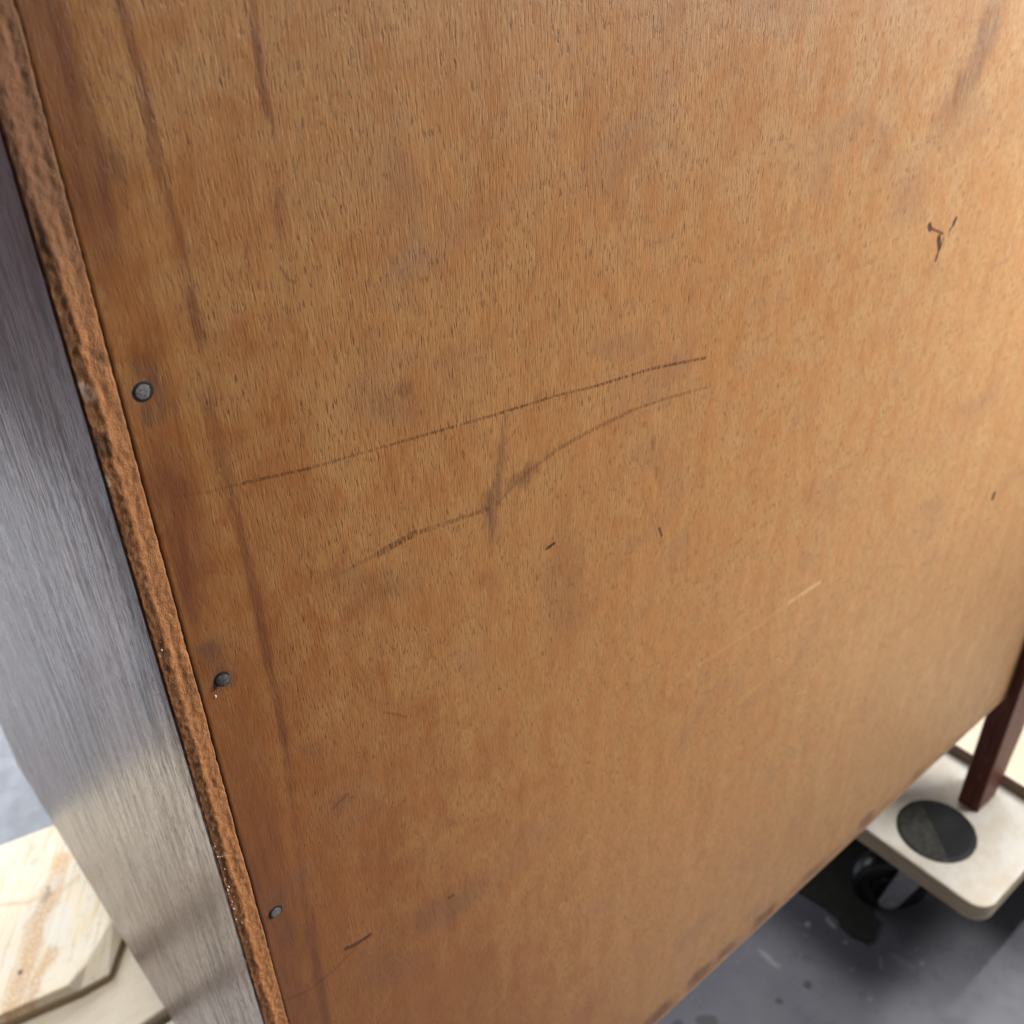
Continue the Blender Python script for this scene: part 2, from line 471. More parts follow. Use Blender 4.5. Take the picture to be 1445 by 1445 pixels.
def mat_side_veneer():
    T = NT("dark_worn_veneer")
    p = T.pos_mm()
    wc = T.noise_col(T.scale(p, (0.01, 0.022, 0.005)), 1.0, 2.0)
    pw = T.vmath('ADD', p, T.vmath('MULTIPLY', T.vmath('SUBTRACT', wc, (0.5, 0.5, 0.5)), (0, 18, 0)))
    a = T.noise(T.scale(pw, (0.1, 0.06, 0.010)), 1.0, 5.0, 0.65)
    b = T.noise(T.scale(pw, (0.5, 0.30, 0.030)), 1.0, 4.0, 0.60)
    c = T.noise(T.scale(pw, (0.5, 1.3, 0.24)), 1.0, 3.0, 0.60)
    col = T.mix(T.smooth(a, 0.36, 0.64), (0.180, 0.108, 0.096), (0.300, 0.205, 0.186))
    col = T.mix(T.smooth(b, 0.50, 0.70, 0, 0.60), col, (0.070, 0.040, 0.035))
    col = T.mix(T.smooth(b, 0.45, 0.28, 0, 0.25), col, (0.350, 0.255, 0.232))
    col = T.mix(T.smooth(c, 0.53, 0.66, 0, 0.62), col, (0.045, 0.026, 0.023))
    # darker and redder higher up and near the rear edge
    z = T.math('ADD', T.sep(p)[2], T.math('MULTIPLY', T.math('SUBTRACT', b, 0.5), 90))
    z = T.math('ADD', z, T.math('MULTIPLY', T.math('SUBTRACT', a, 0.5), 50))
    rear = T.smooth(T.math('ADD', T.sep(p)[1], T.math('MULTIPLY', T.math('SUBTRACT', a, 0.5), 30)), 26, 0, 0, 55)
    z = T.math('ADD', z, rear)
    old = T.smooth(z, -95, -18, 0, 0.95)
    col = T.mix(old, col, (0.066, 0.021, 0.014))
    strand = T.smooth(T.noise(T.scale(pw, (0.3, 0.20, 0.014)), 1.0, 4.0, 0.62), 0.53, 0.64, 0, 0.85)
    col = T.mix(strand, col, (0.036, 0.020, 0.020))
    stain = T.smooth(T.noise(T.scale(p, (0.05, 0.07, 0.03)), 1.0, 4.0, 0.6), 0.54, 0.70, 0, 0.6)
    col = T.mix(stain, col, (0.045, 0.026, 0.022))
    fl = T.scale(p, (0, 1, 1))
    hair = T.stroke(fl, (0, 63.7, -131.5), (0, 21.7, -126.6), 0.05, 0.35)
    col = T.mix(T.math('MULTIPLY', hair, 0.9), col, (0.012, 0.008, 0.008))
    dark = T.math('MAXIMUM', T.math('MAXIMUM', T.smooth(b, 0.47, 0.64), T.smooth(c, 0.50, 0.66)), strand)
    spec = T.math('MULTIPLY', T.math('SUBTRACT', 0.50, T.math('MULTIPLY', dark, 0.20)), T.math('SUBTRACT', 1.0, T.math('MULTIPLY', old, 0.86)))
    rough = T.math('ADD', T.smooth(b, 0.35, 0.65, 0.22, 0.30), T.smooth(c, 0.48, 0.68, 0, 0.14))
    h = T.math('SUBTRACT', 0.0, T.math('ADD', T.math('MULTIPLY', b, 0.9), T.math('MULTIPLY', c, 0.7)))
    nrm = T.bump(h, 0.20, 0.00030)
    return T.done(col, rough, nrm, spec)


def mat_leg():
    T = NT("dark_brown_leg_stain")
    p = T.pos_mm()
    a = T.noise(T.scale(p, (0.5, 0.5, 0.03)), 1.0, 4.0, 0.6)
    col = T.mix(T.smooth(a, 0.35, 0.68), (0.085, 0.022, 0.014), (0.155, 0.046, 0.031))
    pale = T.smooth(T.noise(T.scale(p, (0.12, 0.12, 0.06)), 1.0, 3.0), 0.60, 0.72, 0, 0.25)
    col = T.mix(pale, col, (0.28, 0.17, 0.14))
    return T.done(col, 0.50, T.bump(a, 0.15, 0.0003), 0.28)


def mat_plain_wood(name, c1, c2, rough=0.55):
    T = NT(name)
    p = T.pos_mm()
    a = T.noise(T.scale(p, (0.06, 0.3, 0.3)), 1.0, 4.0, 0.6)
    b = T.noise(T.scale(p, (0.35, 2.0, 2.0)), 1.0, 4.0, 0.6)
    col = T.mix(T.smooth(a, 0.3, 0.7), c1, c2)
    col = T.mix(T.smooth(b, 0.5, 0.75, 0, 0.3), col, tuple(v * 0.6 for v in c1))
    return T.done(col, rough, T.bump(b, 0.2, 0.0004), 0.4)


def mat_painted_board(name):
    T = NT(name)
    p = T.pos_mm()
    a = T.noise(T.scale(p, (0.03, 0.03, 0.03)), 1.0, 5.0, 0.65)
    b = T.noise(T.scale(p, (0.25, 0.25, 0.25)), 1.0, 4.0, 0.6)
    col = T.mix(T.smooth(a, 0.38, 0.66), (0.66, 0.65, 0.61), (0.58, 0.52, 0.44))
    col = T.mix(T.smooth(b, 0.58, 0.74, 0, 0.35), col, (0.50, 0.44, 0.37))
    # bare wood on the cut edges
    geo = T.n('ShaderNodeNewGeometry')
    up = T.sep(geo.outputs['True Normal'])[2]
    layers = T.noise(T.scale(p, (0.05, 0.05, 1.2)), 1.0, 2.0)
    edge = T.mix(T.smooth(layers, 0.4, 0.6), (0.47, 0.40, 0.29), (0.60, 0.52, 0.38))
    col = T.mix(T.smooth(up, 0.75, 0.35), col, edge)
    return T.done(col, 0.6, T.bump(b, 0.25, 0.0007), 0.4)


def mat_pine_board():
    T = NT("pale_pine_board")
    p = T.pos_mm()
    flat = T.scale(p, (1, 1, 0))
    wob = T.vmath('MULTIPLY', T.vmath('SUBTRACT', T.noise_col(T.scale(flat, (0.06, 0.06, 1)), 1.0, 3.0), (0.5, 0.5, 0.5)), (8, 8, 0))
    ps = T.vmath('ADD', flat, wob)
    a = T.noise(T.scale(p, (0.05, 0.05, 0.05)), 1.0, 4.0, 0.6)
    col = T.mix(T.smooth(a, 0.35, 0.65), (0.80, 0.70, 0.52), (0.77, 0.71, 0.60))
    gdir = T.n('ShaderNodeVectorRotate', rotation_type='Z_AXIS')
    T.link(ps, gdir.inputs['Vector']); gdir.inputs['Angle'].default_value = -math.radians(55)
    grain = T.noise(T.scale(gdir.outputs[0], (0.012, 0.30, 1)), 1.0, 5.0, 0.65)
    col = T.mix(T.smooth(grain, 0.50, 0.66, 0, 0.75), col, (0.66, 0.47, 0.25))
    warm = T.strokes(ps, [
        ([(-95, 300), (-72, 335), (-52, 362), (-36, 385), (-26, 398), (-14, 412), (-6, 424)], 3.0, 7.0, 0.85),
        ([(-84, 300), (-55, 340), (-40, 352)], 2.0, 5.0, 0.80),
        ([(-70, 420), (-45, 408), (-27, 400)], 0.6, 3.0, 0.55),
        ([(-48, 384), (-36, 392), (-27, 400)], 0.6, 2.5, 0.55),
        ([(-27, 400), (-15, 396), (-2, 400)], 0.6, 2.5, 0.45),
    ], 'xy')
    fib = T.noise(T.scale(T.vmath('ADD', flat, wob), (0.6, 0.25, 1)), 1.0, 3.0)
    warm = T.math('MULTIPLY', warm, T.smooth(fib, 0.3, 0.6, 0.35, 1.0))
    col = T.mix(T.math('MULTIPLY', warm, 0.9), col, (0.55, 0.30, 0.115))
    white = T.strokes(ps, [
        ([(-34, 366), (-28, 374), (-22, 378)], 6.0, 4.0, 0.9),
        ([(-22, 404), (-13, 410)], 2.5, 3.0, 0.8),
        ([(-22, 338), (-50, 330)], 2.0, 5.0, 0.6),
    ], 'xy')
    col = T.mix(T.math('MULTIPLY', white, 0.45), col, (0.80, 0.78, 0.71))
    scuff = T.smooth(T.noise(T.scale(flat, (0.11, 0.20, 1)), 1.0, 5.0, 0.7), 0.54, 0.70, 0, 0.5)
    col = T.mix(scuff, col, (0.52, 0.44, 0.32))
    dark = T.strokes(flat, [
        ([(-63.2, 350.6), (-62.6, 351.2)], 1.0, 1.2, 1.0),
        ([(-29.5, 397), (-26, 401)], 1.2, 2.8, 0.35),
        ([(-25, 399), (-23, 406)], 0.7, 2.0, 0.5),
        ([(-78, 366), (-77, 367)], 0.6, 1.6, 0.7),
        ([(-24, 436), (-22, 437)], 1.0, 3.5, 0.22),
        ([(-18, 450), (-16, 451)], 1.0, 4.0, 0.14),
    ], 'xy')
    col = T.mix(dark, col, (0.10, 0.075, 0.055))
    geo = T.n('ShaderNodeNewGeometry')
    up = T.sep(geo.outputs['True Normal'])[2]
    col = T.mix(T.smooth(up, 0.55, 0.2), col, (0.36, 0.26, 0.15))
    return T.done(col, 0.5, T.bump(fib, 0.2, 0.0006), 0.4)


def mat_floor():
    T = NT("grey_epoxy_floor")
    p = T.pos_mm()
    a = T.noise(T.scale(p, (0.006, 0.006, 0.006)), 1.0, 5.0, 0.6)
    b = T.noise(T.scale(p, (0.05, 0.05, 0.05)), 1.0, 5.0, 0.65)
    col = T.mix(T.smooth(a, 0.35, 0.68), (0.118, 0.122, 0.150), (0.150, 0.156, 0.186))
    col = T.mix(T.smooth(b, 0.50, 0.75, 0, 0.20), col, (0.115, 0.115, 0.122))
    # pale drips of resin, dark spots, scuffs
    wv = T.vmath('ADD', p, T.vmath('MULTIPLY', T.vmath('SUBTRACT', T.noise_col(T.scale(p, (0.12, 0.12, 0.12)), 1.0, 2.0), (0.5, 0.5, 0.5)), (9, 9, 0)))
    sp = T.smooth(T.voronoi(T.scale(wv, (0.034, 0.034, 0)), 1.0), 0.17, 0.09)
    on = T.math('MULTIPLY', T.smooth(T.noise(T.scale(p, (0.02, 0.02, 0.02)), 1.0, 3.0), 0.44, 0.54), T.smooth(T.sep(p)[1], 200, 420))
    col = T.mix(T.math('MULTIPLY', T.math('MULTIPLY', sp, on), 0.55), col, (0.62, 0.64, 0.66))
    sp2 = T.smooth(T.voronoi(T.scale(wv, (0.075, 0.075, 0)), 1.0), 0.12, 0.06)
    on2 = T.smooth(T.noise(T.scale(p, (0.013, 0.013, 0.013)), 1.0, 2.0), 0.48, 0.58)
    col = T.mix(T.math('MULTIPLY', T.math('MULTIPLY', sp2, on2), 0.22), col, (0.60, 0.60, 0.60))
    fl = T.scale(p, (1, 1, 0))
    wob = T.vmath('ADD', fl, T.vmath('MULTIPLY', T.vmath('SUBTRACT', T.noise_col(T.scale(fl, (0.15, 0.15, 1)), 1.0, 2.0), (0.5, 0.5, 0.5)), (5, 5, 0)))
    dk = T.strokes(wob, [
        ([(408.5, 19.8)], 2.6, 2.4, 0.85), ([(381, 25.8)], 1.8, 2.2, 0.75), ([(323, 55.7), (330, 50)], 2.6, 3.0, 0.6),
        ([(308, 66)], 2, 3, 0.6), ([(428, 34)], 1.5, 4, 0.3)], 'xy')
    col = T.mix(dk, col, (0.050, 0.052, 0.048))
    wt = T.strokes(wob, [
        ([(452.8, 51.9)], 1.4, 2.6, 0.45), ([(470, 44), (467, 37)], 1.0, 2.4, 0.40), ([(463, 22)], 0.8, 2.0, 0.30),
        ([(404, 64), (404, 46)], 0.6, 3.0, 0.16), ([(493, -29)], 1.0, 2.0, 0.28), ([(482, -11), (484, -26)], 0.6, 4.0, 0.12),
        ([(466, -10), (472, -6)], 0.6, 1.8, 0.22), ([(436, -20)], 0.8, 1.8, 0.22), ([(446, 4)], 0.8, 2.0, 0.20)], 'xy')
    col = T.mix(wt, col, (0.60, 0.60, 0.62))
    rough = T.smooth(b, 0.3, 0.7, 0.24, 0.38)
    return T.done(col, rough, T.bump(b, 0.12, 0.0015), 0.6)


def mat_steel():
    T = NT("dull_nail_steel")
    p = T.pos_mm()
    n = T.noise(T.scale(p, (1.6, 1.6, 1.6)), 1.0, 4.0, 0.65)
    col = T.mix(T.smooth(n, 0.35, 0.65), (0.24, 0.24, 0.24), (0.11, 0.105, 0.10))
    return T.done(col, 0.55, T.bump(n, 0.5, 0.0003), 0.4, 0.35)


def simple(name, col, rough=0.5, metal=0.0, spec=0.5, var=0.25, freq=0.3):
    T = NT(name)
    p = T.pos_mm()
    n = T.noise(T.scale(p, (freq, freq, freq)), 1.0, 4.0, 0.6)
    c = T.mix(T.smooth(n, 0.3, 0.7), tuple(v * (1 - var) for v in col), tuple(min(1, v * (1 + var)) for v in col))
    return T.done(c, rough, T.bump(n, 0.12, 0.0006), spec, metal)


M = dict(
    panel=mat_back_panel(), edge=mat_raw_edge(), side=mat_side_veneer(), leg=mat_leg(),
    carcass=mat_plain_wood("carcass_board", (0.20, 0.10, 0.05), (0.27, 0.14, 0.07)),
    white=mat_painted_board("white_painted_board"), pine=mat_pine_board(), floor=mat_floor(),
    cream=mat_plain_wood("cream_plank", (0.80, 0.71, 0.56), (0.82, 0.75, 0.62), 0.6),
    brown_edge=mat_plain_wood("brown_plank_edge", (0.16, 0.105, 0.07), (0.22, 0.15, 0.10), 0.6),
    beige=mat_plain_wood("beige_slab_wood", (0.58, 0.50, 0.38), (0.64, 0.57, 0.46), 0.6),
    steel=mat_steel(), rim=simple("rusty_black_rim", (0.018, 0.014, 0.012), 0.6),
    rubber=simple("black_rubber", (0.007, 0.008, 0.011), 0.5, spec=0.3),
    rubber_grey=simple("grey_rubber", (0.022, 0.024, 0.020), 0.7, var=0.7, freq=0.2),
    black=simple("black_plastic", (0.008, 0.009, 0.012), 0.30),
    grey_metal=simple("grey_fork_metal", (0.36, 0.37, 0.43), 0.42, 0.3),
    scrap_shade=simple("olive_scrap_shade", (0.020, 0.020, 0.015), 0.8, var=0.4, freq=0.12),
    lacquer=simple("dried_white_drip", (0.75, 0.70, 0.62), 0.25, var=0.1),
)


# ------------------------------------------------------------------ mesh helpers
def obj(name, bm, mats, parent=None, base=None, smooth=False):
    me = bpy.data.meshes.new(name)
    bm.to_mesh(me); bm.free()
    for m in (mats if isinstance(mats, (list, tuple)) else [mats]):
        me.materials.append(m)
    if smooth:
        for f in me.polygons: f.use_smooth = True
    o = bpy.data.objects.new(name, me)
    sc.collection.objects.link(o)
    if parent is not None:
        o.parent = parent
        if base is not None:
            o.location = -Vector(base)
    return o


def thing(name, label, cat, base, group=None):
    o = bpy.data.objects.new(name, None)
    o.empty_display_size = 0.02
    sc.collection.objects.link(o)
    o.location = base
    o['label'] = label; o['category'] = cat
    if group: o['group'] = group
    return o


def tag(o, label, cat, group=None):
    o['label'] = label; o['category'] = cat
    if group: o['group'] = group
    return o


def box(bm, x0, x1, y0, y1, z0, z1, bev=0.0, mat=0, seg=2):
    vs = [bm.verts.new(mm(x, y, z)) for z in (z0, z1) for y in (y0, y1) for x in (x0, x1)]
    idx = ((0, 2, 3, 1), (4, 5, 7, 6), (0, 1, 5, 4), (1, 3, 7, 5), (3, 2, 6, 7), (2, 0, 4, 6))
    fs = [bm.faces.new([vs[i] for i in q]) for q in idx]
    for f in fs: f.material_index = mat
    if bev:
        es = list({e for f in fs for e in f.edges})
        bmesh.ops.bevel(bm, geom=es, offset=bev / 1000, segments=seg, profile=0.5, affect='EDGES')
    return fs


def prism(bm, bottom, top, bev=0.0, mat=0):
    """bottom, top: lists of (x,y,z) with equal length, counter-clockwise from above"""
    b = [bm.verts.new(mm(*p)) for p in bottom]
    t = [bm.verts.new(mm(*p)) for p in top]
    fs = [bm.faces.new(list(reversed(b))), bm.faces.new(t)]
    n = len(b)
    for i in range(n):
        fs.append(bm.faces.new((b[i], b[(i + 1) % n], t[(i + 1) % n], t[i])))
    for f in fs: f.material_index = mat
    if bev:
        es = list({e for f in fs for e in f.edges})
        bmesh.ops.bevel(bm, geom=es, offset=bev / 1000, segments=2, profile=0.5, affect='EDGES')
    return fs


def rounded_rect(x0, x1, y0, y1, r, n=7):
    pts = []
    for cx, cy, a0 in ((x1 - r, y1 - r, 0), (x0 + r, y1 - r, 90), (x0 + r, y0 + r, 180), (x1 - r, y0 + r, 270)):
        for i in range(n + 1):
            a = math.radians(a0 + 90 * i / n)
            pts.append((cx + r * math.cos(a), cy + r * math.sin(a)))
    return pts


def lathe(bm, prof, mtx, seg=24, mats=None):
    """prof: list of (radius, height) in mm; spun round local z, then placed by mtx (metres)"""
    rings = []
    for r, h in prof:
        if r < 1e-6:
            rings.append([bm.verts.new(mtx @ Vector((0, 0, h / 1000)))])
        else:
            rings.append([bm.verts.new(mtx @ Vector((r / 1000 * math.cos(2 * math.pi * i / seg), r / 1000 * math.sin(2 * math.pi * i / seg), h / 1000))) for i in range(seg)])
    for k in range(len(rings) - 1):
        a, b = rings[k], rings[k + 1]
        for i in range(seg):
            j = (i + 1) % seg
            if len(a) == 1 and len(b) == 1: continue
            if len(a) == 1: f = bm.faces.new((a[0], b[i], b[j]))
            elif len(b) == 1: f = bm.faces.new((a[i], a[j], b[0]))
            else: f = bm.faces.new((a[i], a[j], b[j], b[i]))
            if mats: f.material_index = mats[k]
    return rings


def frame_z(origin, zdir, xhint=(0, 0, 1)):
    z = Vector(zdir).normalized()
    x = Vector(xhint) - z * z.dot(Vector(xhint))
    x.normalize()
    y = z.cross(x)
    m = Matrix((x, y, z)).transposed().to_4x4()
    m.translation = origin
    return m


# ------------------------------------------------------------------ the setting
bm = bmesh.new()
N = 16
S = 9.0
g = [[bm.verts.new((-S + 2 * S * i / N, -S + 2 * S * j / N, 0)) for i in range(N + 1)] for j in range(N + 1)]
for j in range(N):
    for i in range(N):
        bm.faces.new((g[j][i], g[j][i + 1], g[j + 1][i + 1], g[j + 1][i]))
floor = obj('floor', bm, M['floor'])
floor['kind'] = 'structure'

# ------------------------------------------------------------------ the cabinet
XR = 572.4          # left face of the right rear post
ZB = -473.3         # bottom of the back panel and of the sides
ZT = 450.0
LZ = -597.6         # foot of the legs
D = 430.0
cb = mm(286, 215, LZ)
cabinet = thing('cabinet', 'old wooden cabinet seen from behind, with brown nailed plywood back and dark sides', 'cabinet', cb)

def vnoise(u, v, seed):
    """smooth value noise on arrays, about -1..1"""
    def hsh(i, j):
        h = np.sin(i * 127.1 + j * 311.7 + seed * 74.7) * 43758.5453
        return (h - np.floor(h)) * 2 - 1
    out = np.zeros_like(u); amp = 1.0; tot = 0.0
    for o in range(3):
        i = np.floor(u); j = np.floor(v); fu = u - i; fv = v - j
        fu = fu * fu * (3 - 2 * fu); fv = fv * fv * (3 - 2 * fv)
        out += amp * ((hsh(i, j) * (1 - fu) + hsh(i + 1, j) * fu) * (1 - fv) + (hsh(i, j + 1) * (1 - fu) + hsh(i + 1, j + 1) * fu) * fv)
        tot += amp; amp *= 0.5; u = u * 2.03 + 5.1; v = v * 2.03 + 1.7
    return out / tot


def stain_attributes(me):
    n = len(me.vertices)
    co = np.empty(n * 3, dtype=np.float32)
    me.vertices.foreach_get('co', co)
    co = co.reshape(-1, 3).astype(np.float64)
    x = co[:, 0] * 1000; z = co[:, 2] * 1000 - FZ
    fibre = vnoise(x * 0.9, z * 0.06, 11)
    for name, items in STAINS.items():
        if name == 'rust2':
            px = x + 0.9 * vnoise(x * 0.5, z * 0.06, 3); pz = z + 6 * vnoise(x * 0.8, z * 0.05, 4)
        elif name == 'blots':
            px = x + 4.0 * vnoise(x * 0.12, z * 0.2, 5); pz = z + 2.0 * vnoise(x * 0.14, z * 0.2, 6)
        else:
            px = x + 3.4 * vnoise(x * 0.22, z * 0.09, 1); pz = z + 6.0 * vnoise(x * 0.30, z * 0.06, 2)
        acc = np.zeros(n)
        for pts, w, s, k in items:
            seg = [math.hypot(b[0] - a[0], b[1] - a[1]) for a, b in zip(pts, pts[1:])]
            tot = sum(seg); run = 0.0
            for ((ax, az), (bx, bz)), sl in zip(zip(pts, pts[1:]), seg):
                dx, dz = bx - ax, bz - az
                t = np.clip(((px - ax) * dx + (pz - az) * dz) / (dx * dx + dz * dz), 0, 1)
                d = np.hypot(px - ax - t * dx, pz - az - t * dz)
                m = np.clip((w + s - d) / s, 0, 1)
                along = (run + t * sl) / tot
                end = np.clip(np.minimum(along, 1 - along) / 0.28, 0, 1) * 0.75 + 0.25 if tot > 4 * w else 1.0
                acc = np.maximum(acc, m * m * (3 - 2 * m) * k * end)
                run += sl
        acc *= np.clip(1.0 + 0.55 * fibre, 0.35, 1.3)
        a = me.attributes.new(name, 'FLOAT', 'POINT')
        a.data.foreach_set('value', acc.astype(np.float32))
    for name, items in LINES.items():
        fld = np.zeros(n); kk = np.zeros(n)
        for pts, w, s, k in items:
            for (ax, az), (bx, bz) in zip(pts, pts[1:]):
                dx, dz = bx - ax, bz - az
                t = np.clip(((x - ax) * dx + (z - az) * dz) / (dx * dx + dz * dz), 0, 1)
                d = np.hypot(x - ax - t * dx, z - az - t * dz)
                v = np.clip(1.06 - np.maximum(d - w, 0) / 1.5, 0, 1.1)
                kk = np.where(v > fld, k, kk)
                fld = np.maximum(fld, v)
        for nm, arr in ((name, fld), (name + '_strength', kk)):
            a = me.attributes.new(nm, 'FLOAT', 'POINT')
            a.data.foreach_set('value', arr.astype(np.float32))


# back panel: a real 4 mm sheet with a gently wandering left edge and eased borders
def left_edge(z):
    return 0.25 + 0.22 * mnoise.noise(Vector((3.1, 0, z * 0.045))) + 0.12 * mnoise.noise(Vector((9.0, 0, z * 0.4)))


zs = np.unique(np.concatenate([np.arange(ZB, -262, 2.0), np.arange(-262, -105, 0.7), np.arange(-105, 10, 0.45), np.arange(10, 70, 0.7), np.arange(70, ZT, 8.0), [ZT]]).round(3))
xs = np.unique(np.concatenate([np.arange(1.2, 190, 0.45), np.arange(190, 300, 0.9), np.arange(300, 332, 0.5), np.arange(332, 446, 1.1), np.arange(446, XR - 1, 3.0), [XR - 0.4]]).round(3))
le = np.array([left_edge(float(z)) for z in zs])
nrow, ncol = len(zs), len(xs) + 5
P = np.zeros((nrow + 2, ncol, 3))
P[1:-1, 0, 0] = le; P[1:-1, 0, 1] = 4.0
P[1:-1, 1, 0] = le; P[1:-1, 1, 1] = 0.40
P[1:-1, 2, 0] = le + 0.05; P[1:-1, 2, 1] = 0.12
P[1:-1, 3, 0] = le + 0.22; P[1:-1, 3, 1] = 0.0
P[1:-1, 4:-1, 0] = xs[None, :]
P[1:-1, -1, 0] = XR - 0.1; P[1:-1, -1, 1] = 4.0
P[1:-1, :, 2] = zs[:, None]
P[2:-1, 4:-1, 1] += 0.0
P[0] = P[1]; P[0, :, 2] -= 0.7; P[0, :, 1] = 4.0
P[2, :, 1] = np.maximum(P[2, :, 1], 0.10); P[1, :, 1] = np.maximum(P[1, :, 1], 0.75); P[1, :, 2] -= 0.45
P[-1] = P[-2]; P[-1, :, 1] = 4.0
P[:, :, 2] += FZ
P /= 1000.0
P = P.reshape(-1, 3)
ii = np.arange((nrow + 1) * ncol).reshape(nrow + 1, ncol)[:, :-1].ravel()
quads = np.stack([ii, ii + 1, ii + 1 + ncol, ii + ncol], 1).astype(np.int32)
me = bpy.data.meshes.new('back_panel')
me.vertices.add(len(P)); me.vertices.foreach_set('co', P.astype(np.float32).ravel())
me.loops.add(quads.size); me.loops.foreach_set('vertex_index', quads.ravel())
me.polygons.add(len(quads)); me.polygons.foreach_set('loop_start', np.arange(0, quads.size, 4, dtype=np.int32))
me.update(calc_edges=True)
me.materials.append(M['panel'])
panel = bpy.data.objects.new('back_panel', me)
sc.collection.objects.link(panel)
panel.parent = cabinet
panel.location = -cb
stain_attributes(panel.data)
panel['label'] = 'brown plywood back panel with pencil lines and stains'

# raw rear edge of the left side: crumbly, dense and really rough
bm = bmesh.new()
NXS = 26
z0, z1 = ZB, ZT
zs = []
z = z0
while z < z1:
    zs.append(z)
    z += 0.55 if -260 < z < 75 else 3.0
zs.append(z1)


def strip_right(z):
    gap = 0.34
    if z > 6: gap = 0.34 - min(0.28, (z - 6) * 0.03)
    if z < -175: gap = 0.34 - min(0.22, (-175 - z) * 0.008)
    return left_edge(z) - gap + 0.10 * mnoise.noise(Vector((1.7, 5.0, z * 0.35)))


prev = None
for z in zs:
    xr_ = strip_right(z)
    xl_ = -7.0 - 0.15 * mnoise.noise(Vector((8, 2, z * 0.5)))
    row = []
    ridge = -4.4 + 0.8 * mnoise.noise(Vector((0, 3, z * 0.05))) + 0.35 * mnoise.noise(Vector((0, 7, z * 0.4)))
    if z > 12: ridge -= min(1.3, (z - 12) * 0.03)
    for i in range(NXS + 1):
        u = i / NXS
        x = xl_ + (xr_ - xl_) * u
        r1 = mnoise.noise(Vector((x * 0.9, 1, z * 0.55)))
        r2 = mnoise.noise(Vector((x * 2.6, 4, z * 1.7)))
        r3 = mnoise.noise(Vector((x * 0.35, 8, z * 0.08)))
        h = 0.0
        # dark side of the ridge falls away, the lip is nearly level
        d = x - ridge
        h += 0.26 * math.exp(-(d / 0.9) ** 2)
        if d < 0: h -= min(0.24, -d * 0.10)
        h += 0.22 * r1 + 0.08 * r2 * (1.5 if d < 0.4 else 0.6) + 0.18 * r3
        if z > 8:
            gr = xr_ - 2.1 + 0.3 * mnoise.noise(Vector((2, 2, z * 0.1)))
            k = min(1.0, (z - 8) / 14)
            h -= 0.16 * k * math.exp(-((x - gr) / 0.75) ** 2)
        if u > 0.985: h -= 0.2
        row.append(bm.verts.new(mm(x, -h, z)))
    row.insert(0, bm.verts.new(mm(xl_, 4.6, z)))
    row.append(bm.verts.new(mm(xr_, 4.6, z)))
    if prev:
        for i in range(len(row) - 1):
            bm.faces.new((prev[i], prev[i + 1], row[i + 1], row[i]))
    prev = row
edge = obj('raw_edge', bm, M['edge'], None, None, True)

# left side: lacquered veneer skin over a board
side_l = None
bm = bmesh.new()
zs2 = [ZB] + [float(v) for v in range(-470, 450, 2)] + [ZT]
prev = None
for z in zs2:
    jag = 0.42 + 0.30 * mnoise.noise(Vector((4, 1, z * 0.30))) + 0.22 * mnoise.noise(Vector((4, 6, z * 1.1)))
    row = [bm.verts.new(mm(-6.8, jag + 0.1, z)), bm.verts.new(mm(-7.2, jag, z)), bm.verts.new(mm(-7.47, jag + 0.35, z))]
    for y in (60, 160, 300, D - 1.0):
        row.append(bm.verts.new(mm(-7.47, y, z)))
    row.append(bm.verts.new(mm(-6.6, D, z)))
    row.append(bm.verts.new(mm(10.4, D, z)))
    row.append(bm.verts.new(mm(10.4, 4.7, z)))
    row.append(bm.verts.new(mm(-6.8, 4.7, z)))
    if prev:
        n = len(row)
        for i in range(n):
            j = (i + 1) % n
            bm.faces.new((prev[j], prev[i], row[i], row[j]))
    else:
        bm.faces.new(row)
    prev = row
bm.faces.new(list(reversed(prev)))
bmesh.ops.recalc_face_normals(bm, faces=bm.faces)
side_l = obj('side_panel', bm, M['side'], cabinet, cb)
side_l['label'] = 'dark lacquered left side with a grey sheen and raw rear edge'
edge.parent = side_l

bm = bmesh.new()
box(bm, XR + 12.0, XR + 32.0, 10.6, D, ZB, ZT, 0.8)
obj('side_panel', bm, M['side'], cabinet, cb)
bm = bmesh.new()
box(bm, 10.6, XR + 11.8, 4.6, D - 2, ZB + 0.5, ZB + 18, 0)
obj('bottom_board', bm, M['carcass'], cabinet, cb)
bm = bmesh.new()
box(bm, -10, XR + 38, -1, D + 4, ZT + 0.3, ZT + 18, 1.0)
obj('top_board', bm, M['side'], cabinet, cb)
bm = bmesh.new()
box(bm, 10.6, XR + 11.8, D - 18, D - 2.5, ZB + 18.4, ZT, 0.6)
obj('front_board', bm, M['side'], cabinet, cb)

# right rear leg: a square post that runs up past the panel and tapers to its foot
bm = bmesh.new()
secs = [(LZ, XR, 600.5, -7.5, 10.0), (LZ + 20, XR, 605.0, -7.5, 10.0), (-530, XR, 611.0, -7.5, 10.0), (ZB, XR, 612.5, -7.5, 10.2), (ZT, XR, 612.5, -7.5, 10.2)]
prev = None
for z, x0, x1, y0, y1 in secs:
    c = 1.0
    ring = [bm.verts.new(mm(*q, z)) for q in ((x0 + c, y0), (x1 - c, y0), (x1, y0 + c), (x1, y1 - c), (x1 - c, y1), (x0 + c, y1), (x0, y1 - c), (x0, y0 + c))]
    if prev:
        for i in range(8):
            j = (i + 1) % 8
            bm.faces.new((prev[i], prev[j], ring[j], ring[i]))
    else:
        bm.faces.new(list(reversed(ring)))
    prev = ring
bm.faces.new(prev)
obj('leg', bm, M['leg'], cabinet, cb)
